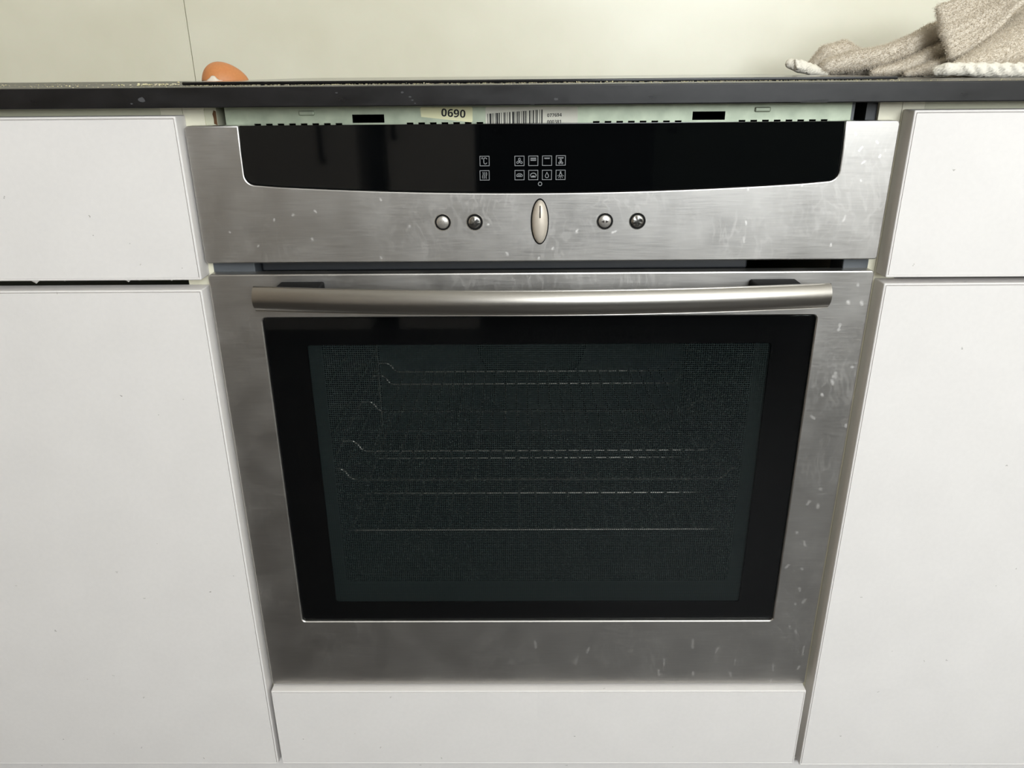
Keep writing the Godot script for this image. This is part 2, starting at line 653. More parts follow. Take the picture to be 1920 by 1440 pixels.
func make_camera_and_light() -> void:
	var cam := Camera3D.new()
	cam.name = "camera"
	cam.fov = 52.81
	cam.near = 0.02
	cam.far = 60
	add_child(cam)
	cam.position = Vector3(-0.01897, BASE + 0.63546, 0.67614)
	cam.rotation_order = EULER_ORDER_YXZ
	cam.rotation_degrees = Vector3(-22.0134, 0.571, -0.4893)
	cam.current = true

	var env := Environment.new()
	env.tonemap_mode = Environment.TONE_MAPPER_LINEAR
	env.tonemap_exposure = 1.0
	env.background_mode = Environment.BG_SKY
	var sky := Sky.new()
	var sm := ProceduralSkyMaterial.new()
	sm.sky_top_color = Color(0.62, 0.74, 0.9)
	sm.sky_horizon_color = Color(0.9, 0.93, 0.95)
	sm.ground_horizon_color = Color(0.62, 0.64, 0.6)
	sm.ground_bottom_color = Color(0.4, 0.42, 0.38)
	sm.sky_energy_multiplier = 1.0
	sky.sky_material = sm
	env.sky = sky
	env.sdfgi_enabled = true
	env.ssao_enabled = true
	env.ssil_enabled = true
	var we := WorldEnvironment.new()
	we.name = "environment"
	we.environment = env
	add_child(we)

	# daylight that comes in through the window in the wall opposite the oven
	var day := AreaLight3D.new()
	day.name = "window_daylight"
	day.area_size = Vector2(1.17, 1.2)
	day.light_color = Color(0.97, 0.99, 1.0)
	day.light_energy = 6.8
	day.area_range = 8.0
	day.shadow_enabled = true
	add_child(day)
	day.position = Vector3(0.865, 1.65, 2.57)

func make_room() -> void:
	var x0 := -1.56
	var x1 := 1.62
	var z0 := -0.58
	var z1 := 2.6
	var h := 2.5
	var floor_ := setting("floor")
	part("surface", box(Vector3(x0 - 0.1, -0.1, z0 - 0.1), Vector3(x1 + 0.1, 0, z1 + 0.1)), M.floor, floor_)
	var ceil_ := setting("ceiling")
	part("surface", box(Vector3(x0 - 0.1, h, z0 - 0.1), Vector3(x1 + 0.1, h + 0.1, z1 + 0.1)), M.ceiling, ceil_)
	var wl := setting("wall_left")
	part("surface", box(Vector3(x0 - 0.1, 0, z0 - 0.1), Vector3(x0, h, z1 + 0.1)), M.wall_warm, wl)
	var wr := setting("wall_right")
	part("surface", box(Vector3(x1, 0, z0 - 0.1), Vector3(x1 + 0.1, h, z1 + 0.1)), M.wall, wr)
	# back wall and the two cream boards on it, with an open joint between them
	var wb := setting("wall_back")
	part("masonry", box(Vector3(x0, 0, z0 - 0.1), Vector3(x1, h, z0)), M.seam, wb)
	part("panel", box(Vector3(x0, TOP - 0.02, z0), Vector3(-0.5038, 1.5, -0.57)), M.splash, wb, "cream splashback board left of the joint")
	part("panel", box(Vector3(-0.5026, TOP - 0.02, z0), Vector3(x1, 1.5, -0.57)), M.splash, wb, "cream splashback board right of the joint")
	part("plaster", box(Vector3(x0, 1.5, z0), Vector3(x1, h, -0.572)), M.wall, wb)
	# wall opposite the oven with its window
	var wf := setting("wall_front")
	var a := Vector2(0.28, 1.05)
	var b := Vector2(1.45, 2.25)
	var s := st()
	add_box(s, Vector3(x0, 0, z1), Vector3(a.x, h, z1 + 0.15))
	add_box(s, Vector3(b.x, 0, z1), Vector3(x1, h, z1 + 0.15))
	add_box(s, Vector3(a.x, 0, z1), Vector3(b.x, a.y, z1 + 0.15))
	add_box(s, Vector3(a.x, b.y, z1), Vector3(b.x, h, z1 + 0.15))
	part("surface", done(s), M.wall, wf)
	var wi := setting("window_1")
	part("window_frame", frame(rrect(a.x, a.y, b.x, b.y, 0.002, 1), rrect(a.x + 0.05, a.y + 0.05, b.x - 0.05, b.y - 0.05, 0.002, 1), z1 + 0.05, z1 + 0.1, 0.003), M.frame_white, wi)
	part("mullion", box(Vector3(0.84, a.y + 0.05, z1 + 0.055), Vector3(0.89, b.y - 0.05, z1 + 0.095)), M.frame_white, wi)
	part("pane", box(Vector3(a.x + 0.05, a.y + 0.05, z1 + 0.072), Vector3(0.84, b.y - 0.05, z1 + 0.076)), M.window_pane, wi)
	part("pane", box(Vector3(0.89, a.y + 0.05, z1 + 0.072), Vector3(b.x - 0.05, b.y - 0.05, z1 + 0.076)), M.window_pane, wi)
	# two tall cupboards opposite, seen mirrored in the control panel
	for k in 2:
		var xa: float = [-1.32, -0.462][k]
		var xb: float = [-0.568, -0.166][k]
		var t := thing("tall_cupboard", ["wide pale tall cupboard with dark bar handle, mirrored in the control glass", "narrow pale tall cupboard beside the dark sideboard, mirrored in the control glass"][k], "cupboard", Vector3(xa, 0, 2.04))
		var w := xb - xa
		part("body", box(Vector3(0, 0, 0.022), Vector3(w, 2.1, 0.54)), M.white, t)
		part("door", rbox(Vector3(0.002, 0.1, 0), Vector3(w - 0.002, 2.095, 0.02), 0.002), M.white, t)
		var hx: float = [w - 0.11, 0.03][k]
		var hy: float = [0.608, 0.684][k]
		var hs := st()
		add_tube(hs, [Vector3(hx, hy, 0), Vector3(hx, hy, -0.03), Vector3(hx, hy + 0.008, -0.038), Vector3(hx, hy + 0.5, -0.038), Vector3(hx, hy + 0.508, -0.03), Vector3(hx, hy + 0.508, 0)], 0.008, 10)
		part("handle", done(hs), M.bar, t, "dark bar handle")
	# low dark sideboard under the window
	var sb := thing("sideboard", "long dark sideboard with one white door under the window, mirrored in the control glass", "sideboard", Vector3(-0.15, 0, 2.06))
	part("body", box(Vector3(0, 0, 0.022), Vector3(1.75, 0.86, 0.53)), M.dark, sb)
	part("top", rbox(Vector3(-0.005, 0.86, -0.01), Vector3(1.755, 0.885, 0.53), 0.003), M.dark_wood, sb)
	for k in 3:
		var xa: float = [0.003, 0.592, 1.252][k]
		var dm := part("door", rbox(Vector3(xa, 0.08, 0), Vector3(xa + [0.585, 0.656, 0.495][k], 0.855, 0.02), 0.002), [M.dark, M.green_front, M.white][k], sb)
		part("knob", dome(0.014, 0.014, 0.02, 2.2, 5, 16), M.bar, dm).transform = Transform3D(Basis(Vector3.UP, PI), Vector3(xa + 0.06, 0.7, 0))

func make_worktop() -> void:
	var t := thing("worktop", "thin black worktop with scuffed front edge running above the oven", "worktop", Vector3(0, BASE, 0))
	part("slab", rbox(Vector3(-1.55, 0.6100, -0.57), Vector3(1.61, 0.6255, 0.012), 0.0009, 2), M.worktop, t)
	# damage along the front edge
	part("chip", slab(PackedVector2Array([Vector2(0.2085, 0.6102), Vector2(0.2305, 0.6102), Vector2(0.2312, 0.6128), Vector2(0.2235, 0.6124), Vector2(0.2092, 0.6114)]), 0.0116, 0.0122), M.mark_black, t, "dark chip in the lower edge")
	part("chip", slab(PackedVector2Array([Vector2(-0.0086, 0.6102), Vector2(-0.0055, 0.6102), Vector2(-0.0056, 0.6118), Vector2(-0.0078, 0.6120)]), 0.0116, 0.0122), M.mark_black, t, "dark chip in the lower edge")
	part("chip", slab(PackedVector2Array([Vector2(0.2475, 0.6122), Vector2(0.2490, 0.6114), Vector2(0.2530, 0.6118), Vector2(0.2505, 0.6130)]), 0.0116, 0.0122), M.mark_black, t, "dark nick in the front edge")
	for k in [[-0.323, 0.6165, 0.0035], [-0.112, 0.6205, 0.0016], [-0.106, 0.617, 0.0014], [-0.104, 0.6145, 0.0012], [-0.102, 0.6122, 0.001], [-0.332, 0.6135, 0.0012], [-0.165, 0.6205, 0.0012], [0.012, 0.6145, 0.002]]:
		var sc := PackedVector2Array()
		for i in 9:
			var r: float = k[2] * rng.randf_range(0.6, 1.1)
			sc.append(Vector2(k[0] + r * cos(TAU * i / 9), k[1] + 0.55 * r * sin(TAU * i / 9)))
		part("scuff", slab(sc, 0.0117, 0.01208), M.scuff, t)

# one base cabinet unit, its left edge at x = 0, 0.6 wide: body, drawer front, door
func base_cabinet(label: String, x: float, w: float, y: Array, drips: bool) -> Node3D:
	var t := thing("base_cabinet", label, "cabinet", Vector3(x, BASE, 0))
	var s := st()
	add_box(s, Vector3(0, -0.113, -0.54), Vector3(0.0185, 0.6098, CARCASS))
	add_box(s, Vector3(w - 0.0185, -0.113, -0.54), Vector3(w, 0.6098, CARCASS))
	add_box(s, Vector3(0.0185, -0.113, -0.54), Vector3(w - 0.0185, -0.095, CARCASS))
	add_box(s, Vector3(0.0185, -0.095, -0.54), Vector3(w - 0.0185, 0.6098, -0.535))
	part("body", done(s), M.cream_edge, t)
	part("rail", box(Vector3(0.0189, 0.592, -0.09), Vector3(w - 0.0189, 0.6090, CARCASS - 0.0005)), M.rail, t, "cream top rail under the worktop")
	front("drawer_front", t, 0.0012, y[2], w + (0.0017 if drips else -0.0012), y[3])
	part("drawer_box", box(Vector3(0.03, y[2] + 0.02, -0.5), Vector3(w - 0.03, y[3] - 0.025, CARCASS)), M.drawer_metal, t)
	front("door", t, 0.0012, y[0], w + (0.0002 if drips else -0.0012), y[1])
	if drips:
		for k in [[0.06, 0.0022], [0.19, 0.0018], [0.3, 0.0026], [0.397, 0.0022], [0.405, 0.001], [0.452, 0.0034], [0.478, 0.0016], [0.535, 0.0026], [0.545, 0.0016], [0.5737, 0.0018]]:
			var pr := []
			for i in 6:
				pr.append(Vector3(k[0], y[2] + 0.0008 - k[1] * 0.9 * i / 5.0, PLANE - 0.003))
			var ds := st()
			var last := PackedVector3Array()
			for i in 6:
				var ring := PackedVector3Array()
				var r: float = k[1] * (1.5 - 1.2 * i / 5.0)
				for j in 10:
					ring.append(pr[i] + Vector3(r * cos(TAU * j / 10.0), 0, 0.6 * r * sin(TAU * j / 10.0)))
				if i > 0:
					band(ds, last, ring, 1)
				last = ring
			ds.set_smooth_group(1)
			for j in 10:
				tri(ds, last[j], last[(j + 1) % 10], pr[5] - Vector3(0, k[1] * 0.25, 0))
			part("paint_drip", done(ds), M.white, t, "dried white paint drip")
	return t

# a lacquered board with a thin edge band around it, a hairline joint between the two
func front(called: String, parent: Node, x0: float, y0: float, x1: float, y1: float) -> void:
	var board := part(called, slab(rrect(x0 + 0.0023, y0 + 0.0023, x1 - 0.0023, y1 - 0.0023, 0.0004, 2), CARCASS + 0.0003, PLANE - 0.0001), M.white, parent)
	part("edge_band", frame(rrect(x0, y0, x1, y1, 0.0012, 3), rrect(x0 + 0.0021, y0 + 0.0021, x1 - 0.0021, y1 - 0.0021, 0.0004, 3), CARCASS + 0.0003, PLANE, 0.0011), M.white, board, "glued edge band")

func make_cabinets() -> void:
	base_cabinet("white base cabinet left of the oven with paint drips under its drawer", -0.9017, 0.6, [-0.1115, 0.4570, 0.4660, 0.6035], true)
	base_cabinet("white base cabinet right of the oven, below the towel", 0.3025, 0.6, [-0.1135, 0.4592, 0.4645, 0.6035], false)
	base_cabinet("white base cabinet in the left corner, second from the oven", -1.5033, 0.6, [-0.1115, 0.4570, 0.4645, 0.6035], false)
	base_cabinet("white base cabinet towards the right wall, second from the oven", 0.9040, 0.6, [-0.1135, 0.4592, 0.4645, 0.6035], false)
	# the cabinet that holds the oven
	var t := thing("oven_cabinet", "white cabinet housing the oven, with plain filler panel below it", "cabinet", Vector3(0, BASE, 0))
	part("side_panel", box(Vector3(-0.3013, -0.113, -0.54), Vector3(-0.2835, 0.6098, CARCASS)), M.cream_edge, t)
	part("side_panel", box(Vector3(0.2835, -0.113, -0.54), Vector3(0.3021, 0.6098, CARCASS)), M.cream_edge, t)
	part("filler_strip", box(Vector3(-0.2834, 0.0, -0.3), Vector3(-0.2735, 0.6098, CARCASS - 0.001)), M.rail, t)
	part("shelf", box(Vector3(-0.2835, -0.022, -0.54), Vector3(0.2835, -0.006, CARCASS)), M.cream_edge, t)
	part("rubber_strip", box(Vector3(0.2745, 0.5, -0.3), Vector3(0.2834, 0.6098, CARCASS - 0.004)), M.slot_plastic, t)
	front("filler_panel", t, -0.2972, -0.1112, 0.2972, -0.0025)
	# stained chip on the strip beside the housing
	var stain := mat(rgb8(92, 62, 34), 0.8)
	part("stain", slab(PackedVector2Array([Vector2(-0.2765, 0.5962), Vector2(-0.2737, 0.5950), Vector2(-0.2737, 0.6062), Vector2(-0.2755, 0.6070), Vector2(-0.2768, 0.6040), Vector2(-0.2762, 0.6000)]), CARCASS - 0.0012, CARCASS - 0.0007), stain, t, "brown water stain")
	var p := setting("baseboard_front", Vector3(0, 0, 0))
	part("board", rbox(Vector3(-1.55, 0.001, -0.024), Vector3(1.61, BASE - 0.1142, -0.004), 0.001), M.white, p)

# outline of the control panel: a sheet with a shallow bowl-shaped notch for the black glass
func bowl(dx: float, dy: float) -> Array:
	# lower edge of the notch, from left top to right top
	var o := []
	var top := 0.5952
	var xl := -0.2525 - dx
	var xr := 0.2530 + dx
	var yb := 0.5462 - dy
	var r := 0.0085
	o.append(Vector2(xl + 0.0005, top))
	o.append(Vector2(xl, 0.575))
	var cl := Vector2(xl + r, yb + r + 0.0005)
	for i in 7:
		var a := PI + deg_to_rad(85.0) * i / 6
		o.append(cl + Vector2(cos(a), sin(a)) * r)
	for i in range(1, 24):
		var f := i / 24.0
		var x := lerpf(xl + r, xr - r, f)
		o.append(Vector2(x, yb - 0.0078 * (1.0 - pow(2.0 * f - 1.0, 2.0))))
	var cr := Vector2(xr - r, yb + r + 0.0005)
	for i in 7:
		var a := -deg_to_rad(85.0) * (1.0 - i / 6.0)
		o.append(cr + Vector2(cos(a), sin(a)) * r)
	o.append(Vector2(xr, 0.575))
	o.append(Vector2(xr - 0.0005, top))
	return o

func make_oven() -> void:
	var t := thing("built_in_oven", "built-in stainless steel oven with black control glass and wide door handle", "oven", Vector3(0, BASE, 0))
	# control panel
	var poly := PackedVector2Array()
	for i in 7:
		var a := PI + PI / 2 * i / 6
		poly.append(Vector2(-0.2945, 0.4820) + Vector2(cos(a), sin(a)) * 0.003)
	for i in 7:
		var a := -PI / 2 + PI / 2 * i / 6
		poly.append(Vector2(0.2945, 0.4820) + Vector2(cos(a), sin(a)) * 0.003)
	for i in 7:
		var a := PI / 2 * i / 6
		poly.append(Vector2(0.2945, 0.5922) + Vector2(cos(a), sin(a)) * 0.003)
	var notch := bowl(0.0, 0.0)
	notch.reverse()
	for p in notch:
		poly.append(p)
	for i in 7:
		var a := PI / 2 + PI / 2 * i / 6
		poly.append(Vector2(-0.2945, 0.5922) + Vector2(cos(a), sin(a)) * 0.003)
	part("control_panel", slab(poly, CARCASS + 0.0005, 0.0, 0.0011), M.steel_panel, t, "brushed steel fascia with dried splashes")
	var gp := PackedVector2Array()
	for p in bowl(-0.0006, -0.0006):
		gp.append(p)
	var glass := part("control_glass", slab(gp, CARCASS + 0.0005, -0.0006, 0.0004), M.black_glass, t, "black glass with grey function symbols")
	make_symbols(glass)
	# rotary knob
	var collar := part("knob_collar", slab(ellipse(0.0079, 0.0199), -0.0002, 0.0006), M.black_plastic, t)
	collar.position = Vector3(-0.0003, 0.5142, 0)
	var knob := part("program_knob", dome(0.0069, 0.0187, 0.0075, 2.4, 10), M.knob, t, "pale oval rotary knob")
	knob.position = Vector3(-0.0003, 0.5142, 0.0006)
	var ms := st()
	ms.set_smooth_group(-1)
	for i in 8:
		var ya := lerpf(0.0045, 0.0145, i / 8.0)
		var yb := lerpf(0.0045, 0.0145, (i + 1) / 8.0)
		var za := 0.0075 * pow(1.0 - pow(ya / 0.0187, 2.4), 1.0 / 2.4) + 0.0005
		var zb := 0.0075 * pow(1.0 - pow(yb / 0.0187, 2.4), 1.0 / 2.4) + 0.0005
		add_box(ms, Vector3(-0.0005, ya, minf(za, zb) - 0.0008), Vector3(0.0005, yb, minf(za, zb)))
	part("indicator_mark", done(ms), M.mark, knob, "dark pointer line")
	# push buttons
	var bx := [-0.0848, -0.0570, 0.0561, 0.0843]
	for k in 4:
		var rim := part("button_rim", slab(ellipse(0.0073, 0.0073), -0.0002, 0.00015), M.chrome, t)
		rim.position = Vector3(bx[k], 0.5141, 0)
		var well := part("button_well", slab(ellipse(0.0068, 0.0068), -0.0002, 0.0003), M.black_plastic, t)
		well.position = Vector3(bx[k] + 0.0001, 0.5142, 0)
		var worn: bool = k == 1 or k == 3
		var b := part("push_button", dome(0.0055, 0.0055, 0.0018, 2.2, 6, 28) if not worn else lumpy(k), M.worn_button if worn else M.button, t, ["steel push button with wavy heat lines", "crumpled shiny push button", "steel push button with two arrowheads", "dented shiny push button"][k])
		b.position = Vector3(bx[k], 0.5141, 0.0003)
		var s := st()
		if k == 0:
			for j in 3:
				var l := []
				for i in 9:
					l.append(Vector2((j - 1) * 0.0013 + 0.0004 * sin(i * 0.8), lerpf(-0.0018, 0.0018, i / 8.0)))
				stroke(s, l, 0.0003)
			part("symbol", done(s), M.faint, b).position.z = 0.00183
		elif k == 2:
			for d in [-1.0, 1.0]:
				tri(s, Vector3(d * 0.0033, 0, 0), Vector3(d * 0.0006, -0.0012 * d, 0), Vector3(d * 0.0006, 0.0012 * d, 0))
			part("symbol", done(s), M.mark, b).position.z = 0.00182
	# recessed slot between panel and door
	part("slot_bar", rbox(Vector3(-0.255, 0.4665, -0.035), Vector3(0.190, 0.4755, -0.022), 0.002), M.slot_plastic, t)
	part("slot_end", rbox(Vector3(-0.2955, 0.462, -0.04), Vector3(-0.2578, 0.484, -0.011), 0.001), M.grey_plastic, t)
	part("slot_end", rbox(Vector3(0.2728, 0.462, -0.04), Vector3(0.2955, 0.484, -0.011), 0.001), M.grey_plastic, t)
	# door: steel frame, panes, handle
	var outer := rrect(-0.2975, 0.0, 0.2975, 0.4690, 0.0035)
	var inner := rrect(-0.2540, 0.0865, 0.2520, 0.4282, 0.004)
	var door := part("door", frame(outer, inner, CARCASS + 0.0005, 0.0, 0.0014), M.steel_door, t, "brushed steel door frame")
	part("door_glass", slab(inset(inner, 0.0005), -0.0032, -0.0008, 0.0003), M.pane, door, "glossy dark glass pane")
	var win := rrect(-0.2163, 0.1085, 0.2150, 0.4004, 0.003)
	part("black_border", frame(inset(inner, 0.0004), win, -0.0060, -0.0040, 0.0002), M.ring_black, door, "black printed border of the glass")
	part("window_screen", slab(inset(win, -0.002), -0.0072, -0.0064), M.screen, door, "finely dotted screen behind the glass")
	part("inner_frame", frame(rrect(-0.2500, 0.075, 0.2480, 0.4350, 0.004), rrect(-0.2090, 0.1180, 0.2075, 0.3960, 0.006), -0.034, -0.028, 0.001), M.inner_frame, door)
	part("handle", handle_mesh(), M.steel_bar, door, "curved brushed steel bar handle")
	for x in [[-0.2325, -0.1930], [0.1870, 0.2280]]:
		var zc := 0.030 + 0.018 * (1.0 - pow(((x[0] + x[1]) / 2) / 0.248, 2))
		part("handle_mount", rbox(Vector3(x[0], 0.4475, -0.0002), Vector3(x[1], 0.4622, zc - 0.004), 0.002), M.black_plastic, door, "black handle mount")
	# housing strip above the panel
	var holes := [[-0.1587, 0.5960, -0.1317, 0.6027], [0.1278, 0.5962, 0.1552, 0.6030]]
	for g in [-0.2422, -0.1130, 0.0444, 0.1670]:
		for i in 8:
			holes.append([g + 0.00985 * i, 0.5938, g + 0.00985 * i + 0.0056, 0.5960])
	var hs := st()
	var xs := [-0.2660, 0.2605]
	for q in holes:
		xs.append(q[0])
		xs.append(q[2])
	xs.sort()
	for i in xs.size() - 1:
		var mid: float = (xs[i] + xs[i + 1]) / 2
		if xs[i + 1] - xs[i] < 1e-6:
			continue
		var y := 0.5880
		for q in holes:
			if mid > q[0] and mid < q[2]:
				add_box(hs, Vector3(xs[i], y, -0.0132), Vector3(xs[i + 1], q[1], -0.0122))
				y = q[3]
		add_box(hs, Vector3(xs[i], y, -0.0132), Vector3(xs[i + 1], 0.6095, -0.0122))
	add_box(hs, Vector3(-0.2660, 0.5880, -0.5), Vector3(-0.2650, 0.6095, -0.0132))
	add_box(hs, Vector3(0.2595, 0.5880, -0.5), Vector3(0.2605, 0.6095, -0.0132))
	add_box(hs, Vector3(-0.2650, 0.5880, -0.5), Vector3(0.2595, 0.5890, -0.0132))
	add_box(hs, Vector3(-0.2650, 0.5890, -0.5), Vector3(0.2595, 0.6095, -0.499))
	var housing := part("housing", done(hs), M.zinc, t, "greenish galvanised housing with vent slots")
	for x in [-0.2034, 0.1795]:
		part("boss", rbox(Vector3(x, 0.6022, -0.0128), Vector3(x + 0.0132, 0.6062, -0.0104), 0.0012), M.zinc, housing)
	part("corner_post", box(Vector3(0.2607, 0.588, -0.02), Vector3(0.2632, 0.6095, -0.0125)), M.grey_plastic, housing)
	# stickers
	var z := -0.0120
	var st1 := part("number_sticker", slab(PackedVector2Array([Vector2(-0.1004, 0.6004), Vector2(-0.0580, 0.5958), Vector2(-0.0572, 0.5968), Vector2(-0.0570, 0.6074), Vector2(-0.0580, 0.6082), Vector2(-0.1000, 0.6080), Vector2(-0.1010, 0.6070)]), -0.0122, z), M.sticker_yellow, t, "pale yellow sticker reading 0690")
	text(st1, "0690", Vector3(-0.0732, 0.6030, z + 0.00003), 0.0062, -4.0, true, 1.1)
	var st2 := part("barcode_sticker", slab(rrect(-0.0462, 0.588, 0.0314, 0.6078, 0.0012, 3), -0.0122, z), M.sticker_white, t, "white barcode sticker")
	var bs := st()
	bs.set_smooth_group(-1)
	var bars := [1, 2, 3, 1, 1, 1, 1, 2, 1, 1, 3, 1, 2, 2, 1, 3, 2, 1, 1, 2, 1, 2, 2, 3, 3, 1, 1, 2, 2, 1, 2, 2, 1, 2, 2, 1, 2, 1, 1, 3, 2, 1, 1, 2, 2, 2, 1, 1, 2, 3, 1, 2, 2]
	var total := 0
	for v in bars:
		total += v
	var at := 0
	for i in bars.size():
		if i % 2 == 0:
			var xa := lerpf(-0.0445, 0.0018, float(at) / total)
			var xb := lerpf(-0.0445, 0.0018, float(at + bars[i]) / total)
			var ta := lerpf(0.6026, 0.6056, (xa + 0.0445) / 0.0463)
			quad(bs, Vector3(xa, 0.5895, z + 0.00003), Vector3(xb, 0.5895, z + 0.00003), Vector3(xb, ta, z + 0.00003), Vector3(xa, ta, z + 0.00003))
		at += bars[i]
	part("barcode", done(bs), M.ink, st2)
	text(st2, "077694", Vector3(0.0118, 0.6010, z + 0.00003), 0.0027, 2.0, true)
	text(st2, "000381", Vector3(0.0118, 0.5957, z + 0.00003), 0.0027, 1.0, true)
	# cavity
	var cs := st()
	cs.set_smooth_group(-1)
	var lo := Vector3(-0.236, 0.090, -0.455)
	var hi := Vector3(0.236, 0.420, -0.036)
	add_box(cs, Vector3(lo.x - 0.004, lo.y - 0.004, lo.z), Vector3(lo.x, hi.y + 0.004, hi.z))
	add_box(cs, Vector3(hi.x, lo.y - 0.004, lo.z), Vector3(hi.x + 0.004, hi.y + 0.004, hi.z))
	add_box(cs, Vector3(lo.x, lo.y - 0.004, lo.z), Vector3(hi.x, lo.y, hi.z))
	add_box(cs, Vector3(lo.x, hi.y, lo.z), Vector3(hi.x, hi.y + 0.004, hi.z))
	add_box(cs, Vector3(lo.x - 0.004, lo.y - 0.004, lo.z - 0.004), Vector3(hi.x + 0.004, hi.y + 0.004, lo.z))
	var cavity := part("cavity", done(cs), M.enamel, t, "dark enamelled oven interior")
	var fan := part("fan_cover", dome(0.085, 0.085, 0.014, 4.0, 6, 36), M.enamel, cavity)
	fan.position = Vector3(0, 0.255, -0.4549)
	for side in [-1.0, 1.0]:
		for y in [0.130, 0.190, 0.255, 0.315, 0.375]:
			part("side_rail", tube([Vector3(side * 0.231, y, -0.42), Vector3(side * 0.231, y, -0.06)], 0.0022, 6), M.chrome, cavity)
		for zz in [-0.42, -0.06]:
			part("side_rail", tube([Vector3(side * 0.2335, 0.11, zz), Vector3(side * 0.2335, 0.395, zz)], 0.0022, 6), M.chrome, cavity)

func lumpy(seed_: int) -> ArrayMesh:
	var src := dome(0.0055, 0.0055, 0.0016, 2.6, 9, 30)
	var n := noise(seed_, 190.0, 2)
	var arr := src.surface_get_arrays(0)
	var s := st()
	s.set_smooth_group(1)
	var vs: PackedVector3Array = arr[Mesh.ARRAY_VERTEX]
	for v in vs:
		var w := v
		w.z += n.get_noise_2d(v.x + seed_, v.y) * 0.0006 * clampf(1.3 - Vector2(v.x, v.y).length() / 0.0058, 0.0, 1.0)
		s.add_vertex(w)
	return done(s)

func text(parent: Node, what: String, at: Vector3, height: float, turn: float, bold: bool, wide := 1.0) -> void:
	var f := SystemFont.new()
	f.font_names = PackedStringArray(["Droid Sans"])
	if bold:
		f.font_weight = 700
	var tm := TextMesh.new()
	tm.text = what
	tm.font = f
	tm.font_size = 64
	tm.pixel_size = 0.001
	tm.depth = 0.001
	var o := part("printed_number", tm, M.ink, parent)
	o.position = at
	o.rotation_degrees.z = turn
	var k := height / 0.72 / 0.064
	o.scale = Vector3(k * wide, k, 0.03)

func make_symbols(glass: Node3D) -> void:
	var w := 0.00052
	var z := -0.00056
	var spots := {
		"celsius": Vector2(-0.0473, 0.5653), "heat": Vector2(-0.0475, 0.5535),
		"fan": Vector2(-0.0178, 0.5652), "double_grill": Vector2(-0.0061, 0.5652), "grill": Vector2(0.0055, 0.5652), "fan_grill": Vector2(0.0171, 0.5653),
		"bread": Vector2(-0.0178, 0.5535), "base_heat": Vector2(-0.0061, 0.5535), "drop": Vector2(0.0055, 0.5535), "lamp": Vector2(0.0171, 0.5535)}
	for key in spots:
		var s := st()
		var h := 0.0039
		stroke(s, [Vector2(-h, -h), Vector2(h, -h), Vector2(h, h), Vector2(-h, h)], w, true)
		var e := 0.001
		match key:
			"celsius":
				stroke(s, arc(Vector2(-2.0, 2.3) * e, 0.55 * e, 0.55 * e, 0, 360, 10), w * 0.7)
				stroke(s, arc(Vector2(0.6, 1.3) * e, 1.25 * e, 1.3 * e, 20, 180, 9) + arc(Vector2(0.6, -1.1) * e, 1.25 * e, 1.3 * e, 180, 340, 9), w * 1.1)
			"heat":
				for j in 3:
					var l := []
					for i in 13:
						l.append(Vector2((j - 1) * 1.45 * e + 0.32 * e * sin(i * 0.52), lerpf(2.5 * e, -2.5 * e, i / 12.0)))
					stroke(s, l, w * 1.1)
			"fan":
				for a in [90.0, 210.0, 330.0]:
					blade(s, Vector2(0, -0.35 * e), a, 2.7 * e, 0.75 * e, w)
			"double_grill":
				zigzag(s, 2.0 * e, 2.3 * e, 5, w)
				zigzag(s, 0.5 * e, 2.3 * e, 5, w)
			"grill":
				zigzag(s, 2.0 * e, 2.2 * e, 5, w)
			"fan_grill":
				zigzag(s, 2.1 * e, 2.2 * e, 5, w)
				for a in [90.0, 215.0, 325.0]:
					blade(s, Vector2(0, -1.2 * e), a, 2.1 * e, 0.6 * e, w)
			"bread":
				stroke(s, arc(Vector2(0, -0.6 * e), 2.5 * e, 1.9 * e, 0, 180, 14) + [Vector2(-1.9 * e, -1.2 * e), Vector2(1.9 * e, -1.2 * e), Vector2(2.5 * e, -0.6 * e)], w)
				for q in [-1.0, 0.0, 1.0]:
					stroke(s, [Vector2((q - 0.4) * e, -0.7 * e), Vector2((q + 0.4) * e, 0.4 * e)], w * 0.8)
			"base_heat":
				stroke(s, arc(Vector2(0, -0.2 * e), 2.4 * e, 1.8 * e, -20, 200, 14), w * 1.2)
				var pts := arc(Vector2(0, -1.6 * e), 1.9 * e, 1.2 * e, 0, 180, 12)
				for i in pts.size() - 1:
					tri(s, Vector3(0, -1.6 * e, 0), Vector3(pts[i].x, pts[i].y, 0), Vector3(pts[i + 1].x, pts[i + 1].y, 0))
				stroke(s, [Vector2(-1.9 * e, -1.75 * e), Vector2(1.9 * e, -1.75 * e)], w)
			"drop":
				stroke(s, arc(Vector2(0, -0.9 * e), 1.4 * e, 1.4 * e, 150, 390, 16) + [Vector2(0, 2.2 * e)], w, true)
			"lamp":
				stroke(s, arc(Vector2(0, 0.1 * e), 1.05 * e, 1.05 * e, 0, 360, 14), w)
				stroke(s, [Vector2(0, 1.3 * e), Vector2(0, 2.6 * e)], w * 2.2)
				for a in [200.0, 235.0, 270.0, 305.0, 340.0]:
					var d := Vector2(cos(deg_to_rad(a)), sin(deg_to_rad(a)))
					stroke(s, [Vector2(0, 0.1 * e) + d * 1.7 * e, Vector2(0, 0.1 * e) + d * 2.9 * e], w * 0.8)
		var o := part("symbol", done(s), M.print, glass, "grey %s symbol" % key.replace("_", " "))
		o.position = Vector3(spots[key].x, spots[key].y, z)
	var c := st()
	stroke(c, arc(Vector2.ZERO, 0.0015, 0.0015, 0, 360, 20), 0.0006)
	part("symbol", done(c), M.print, glass, "small grey ring").position = Vector3(-0.0003, 0.5461, z)

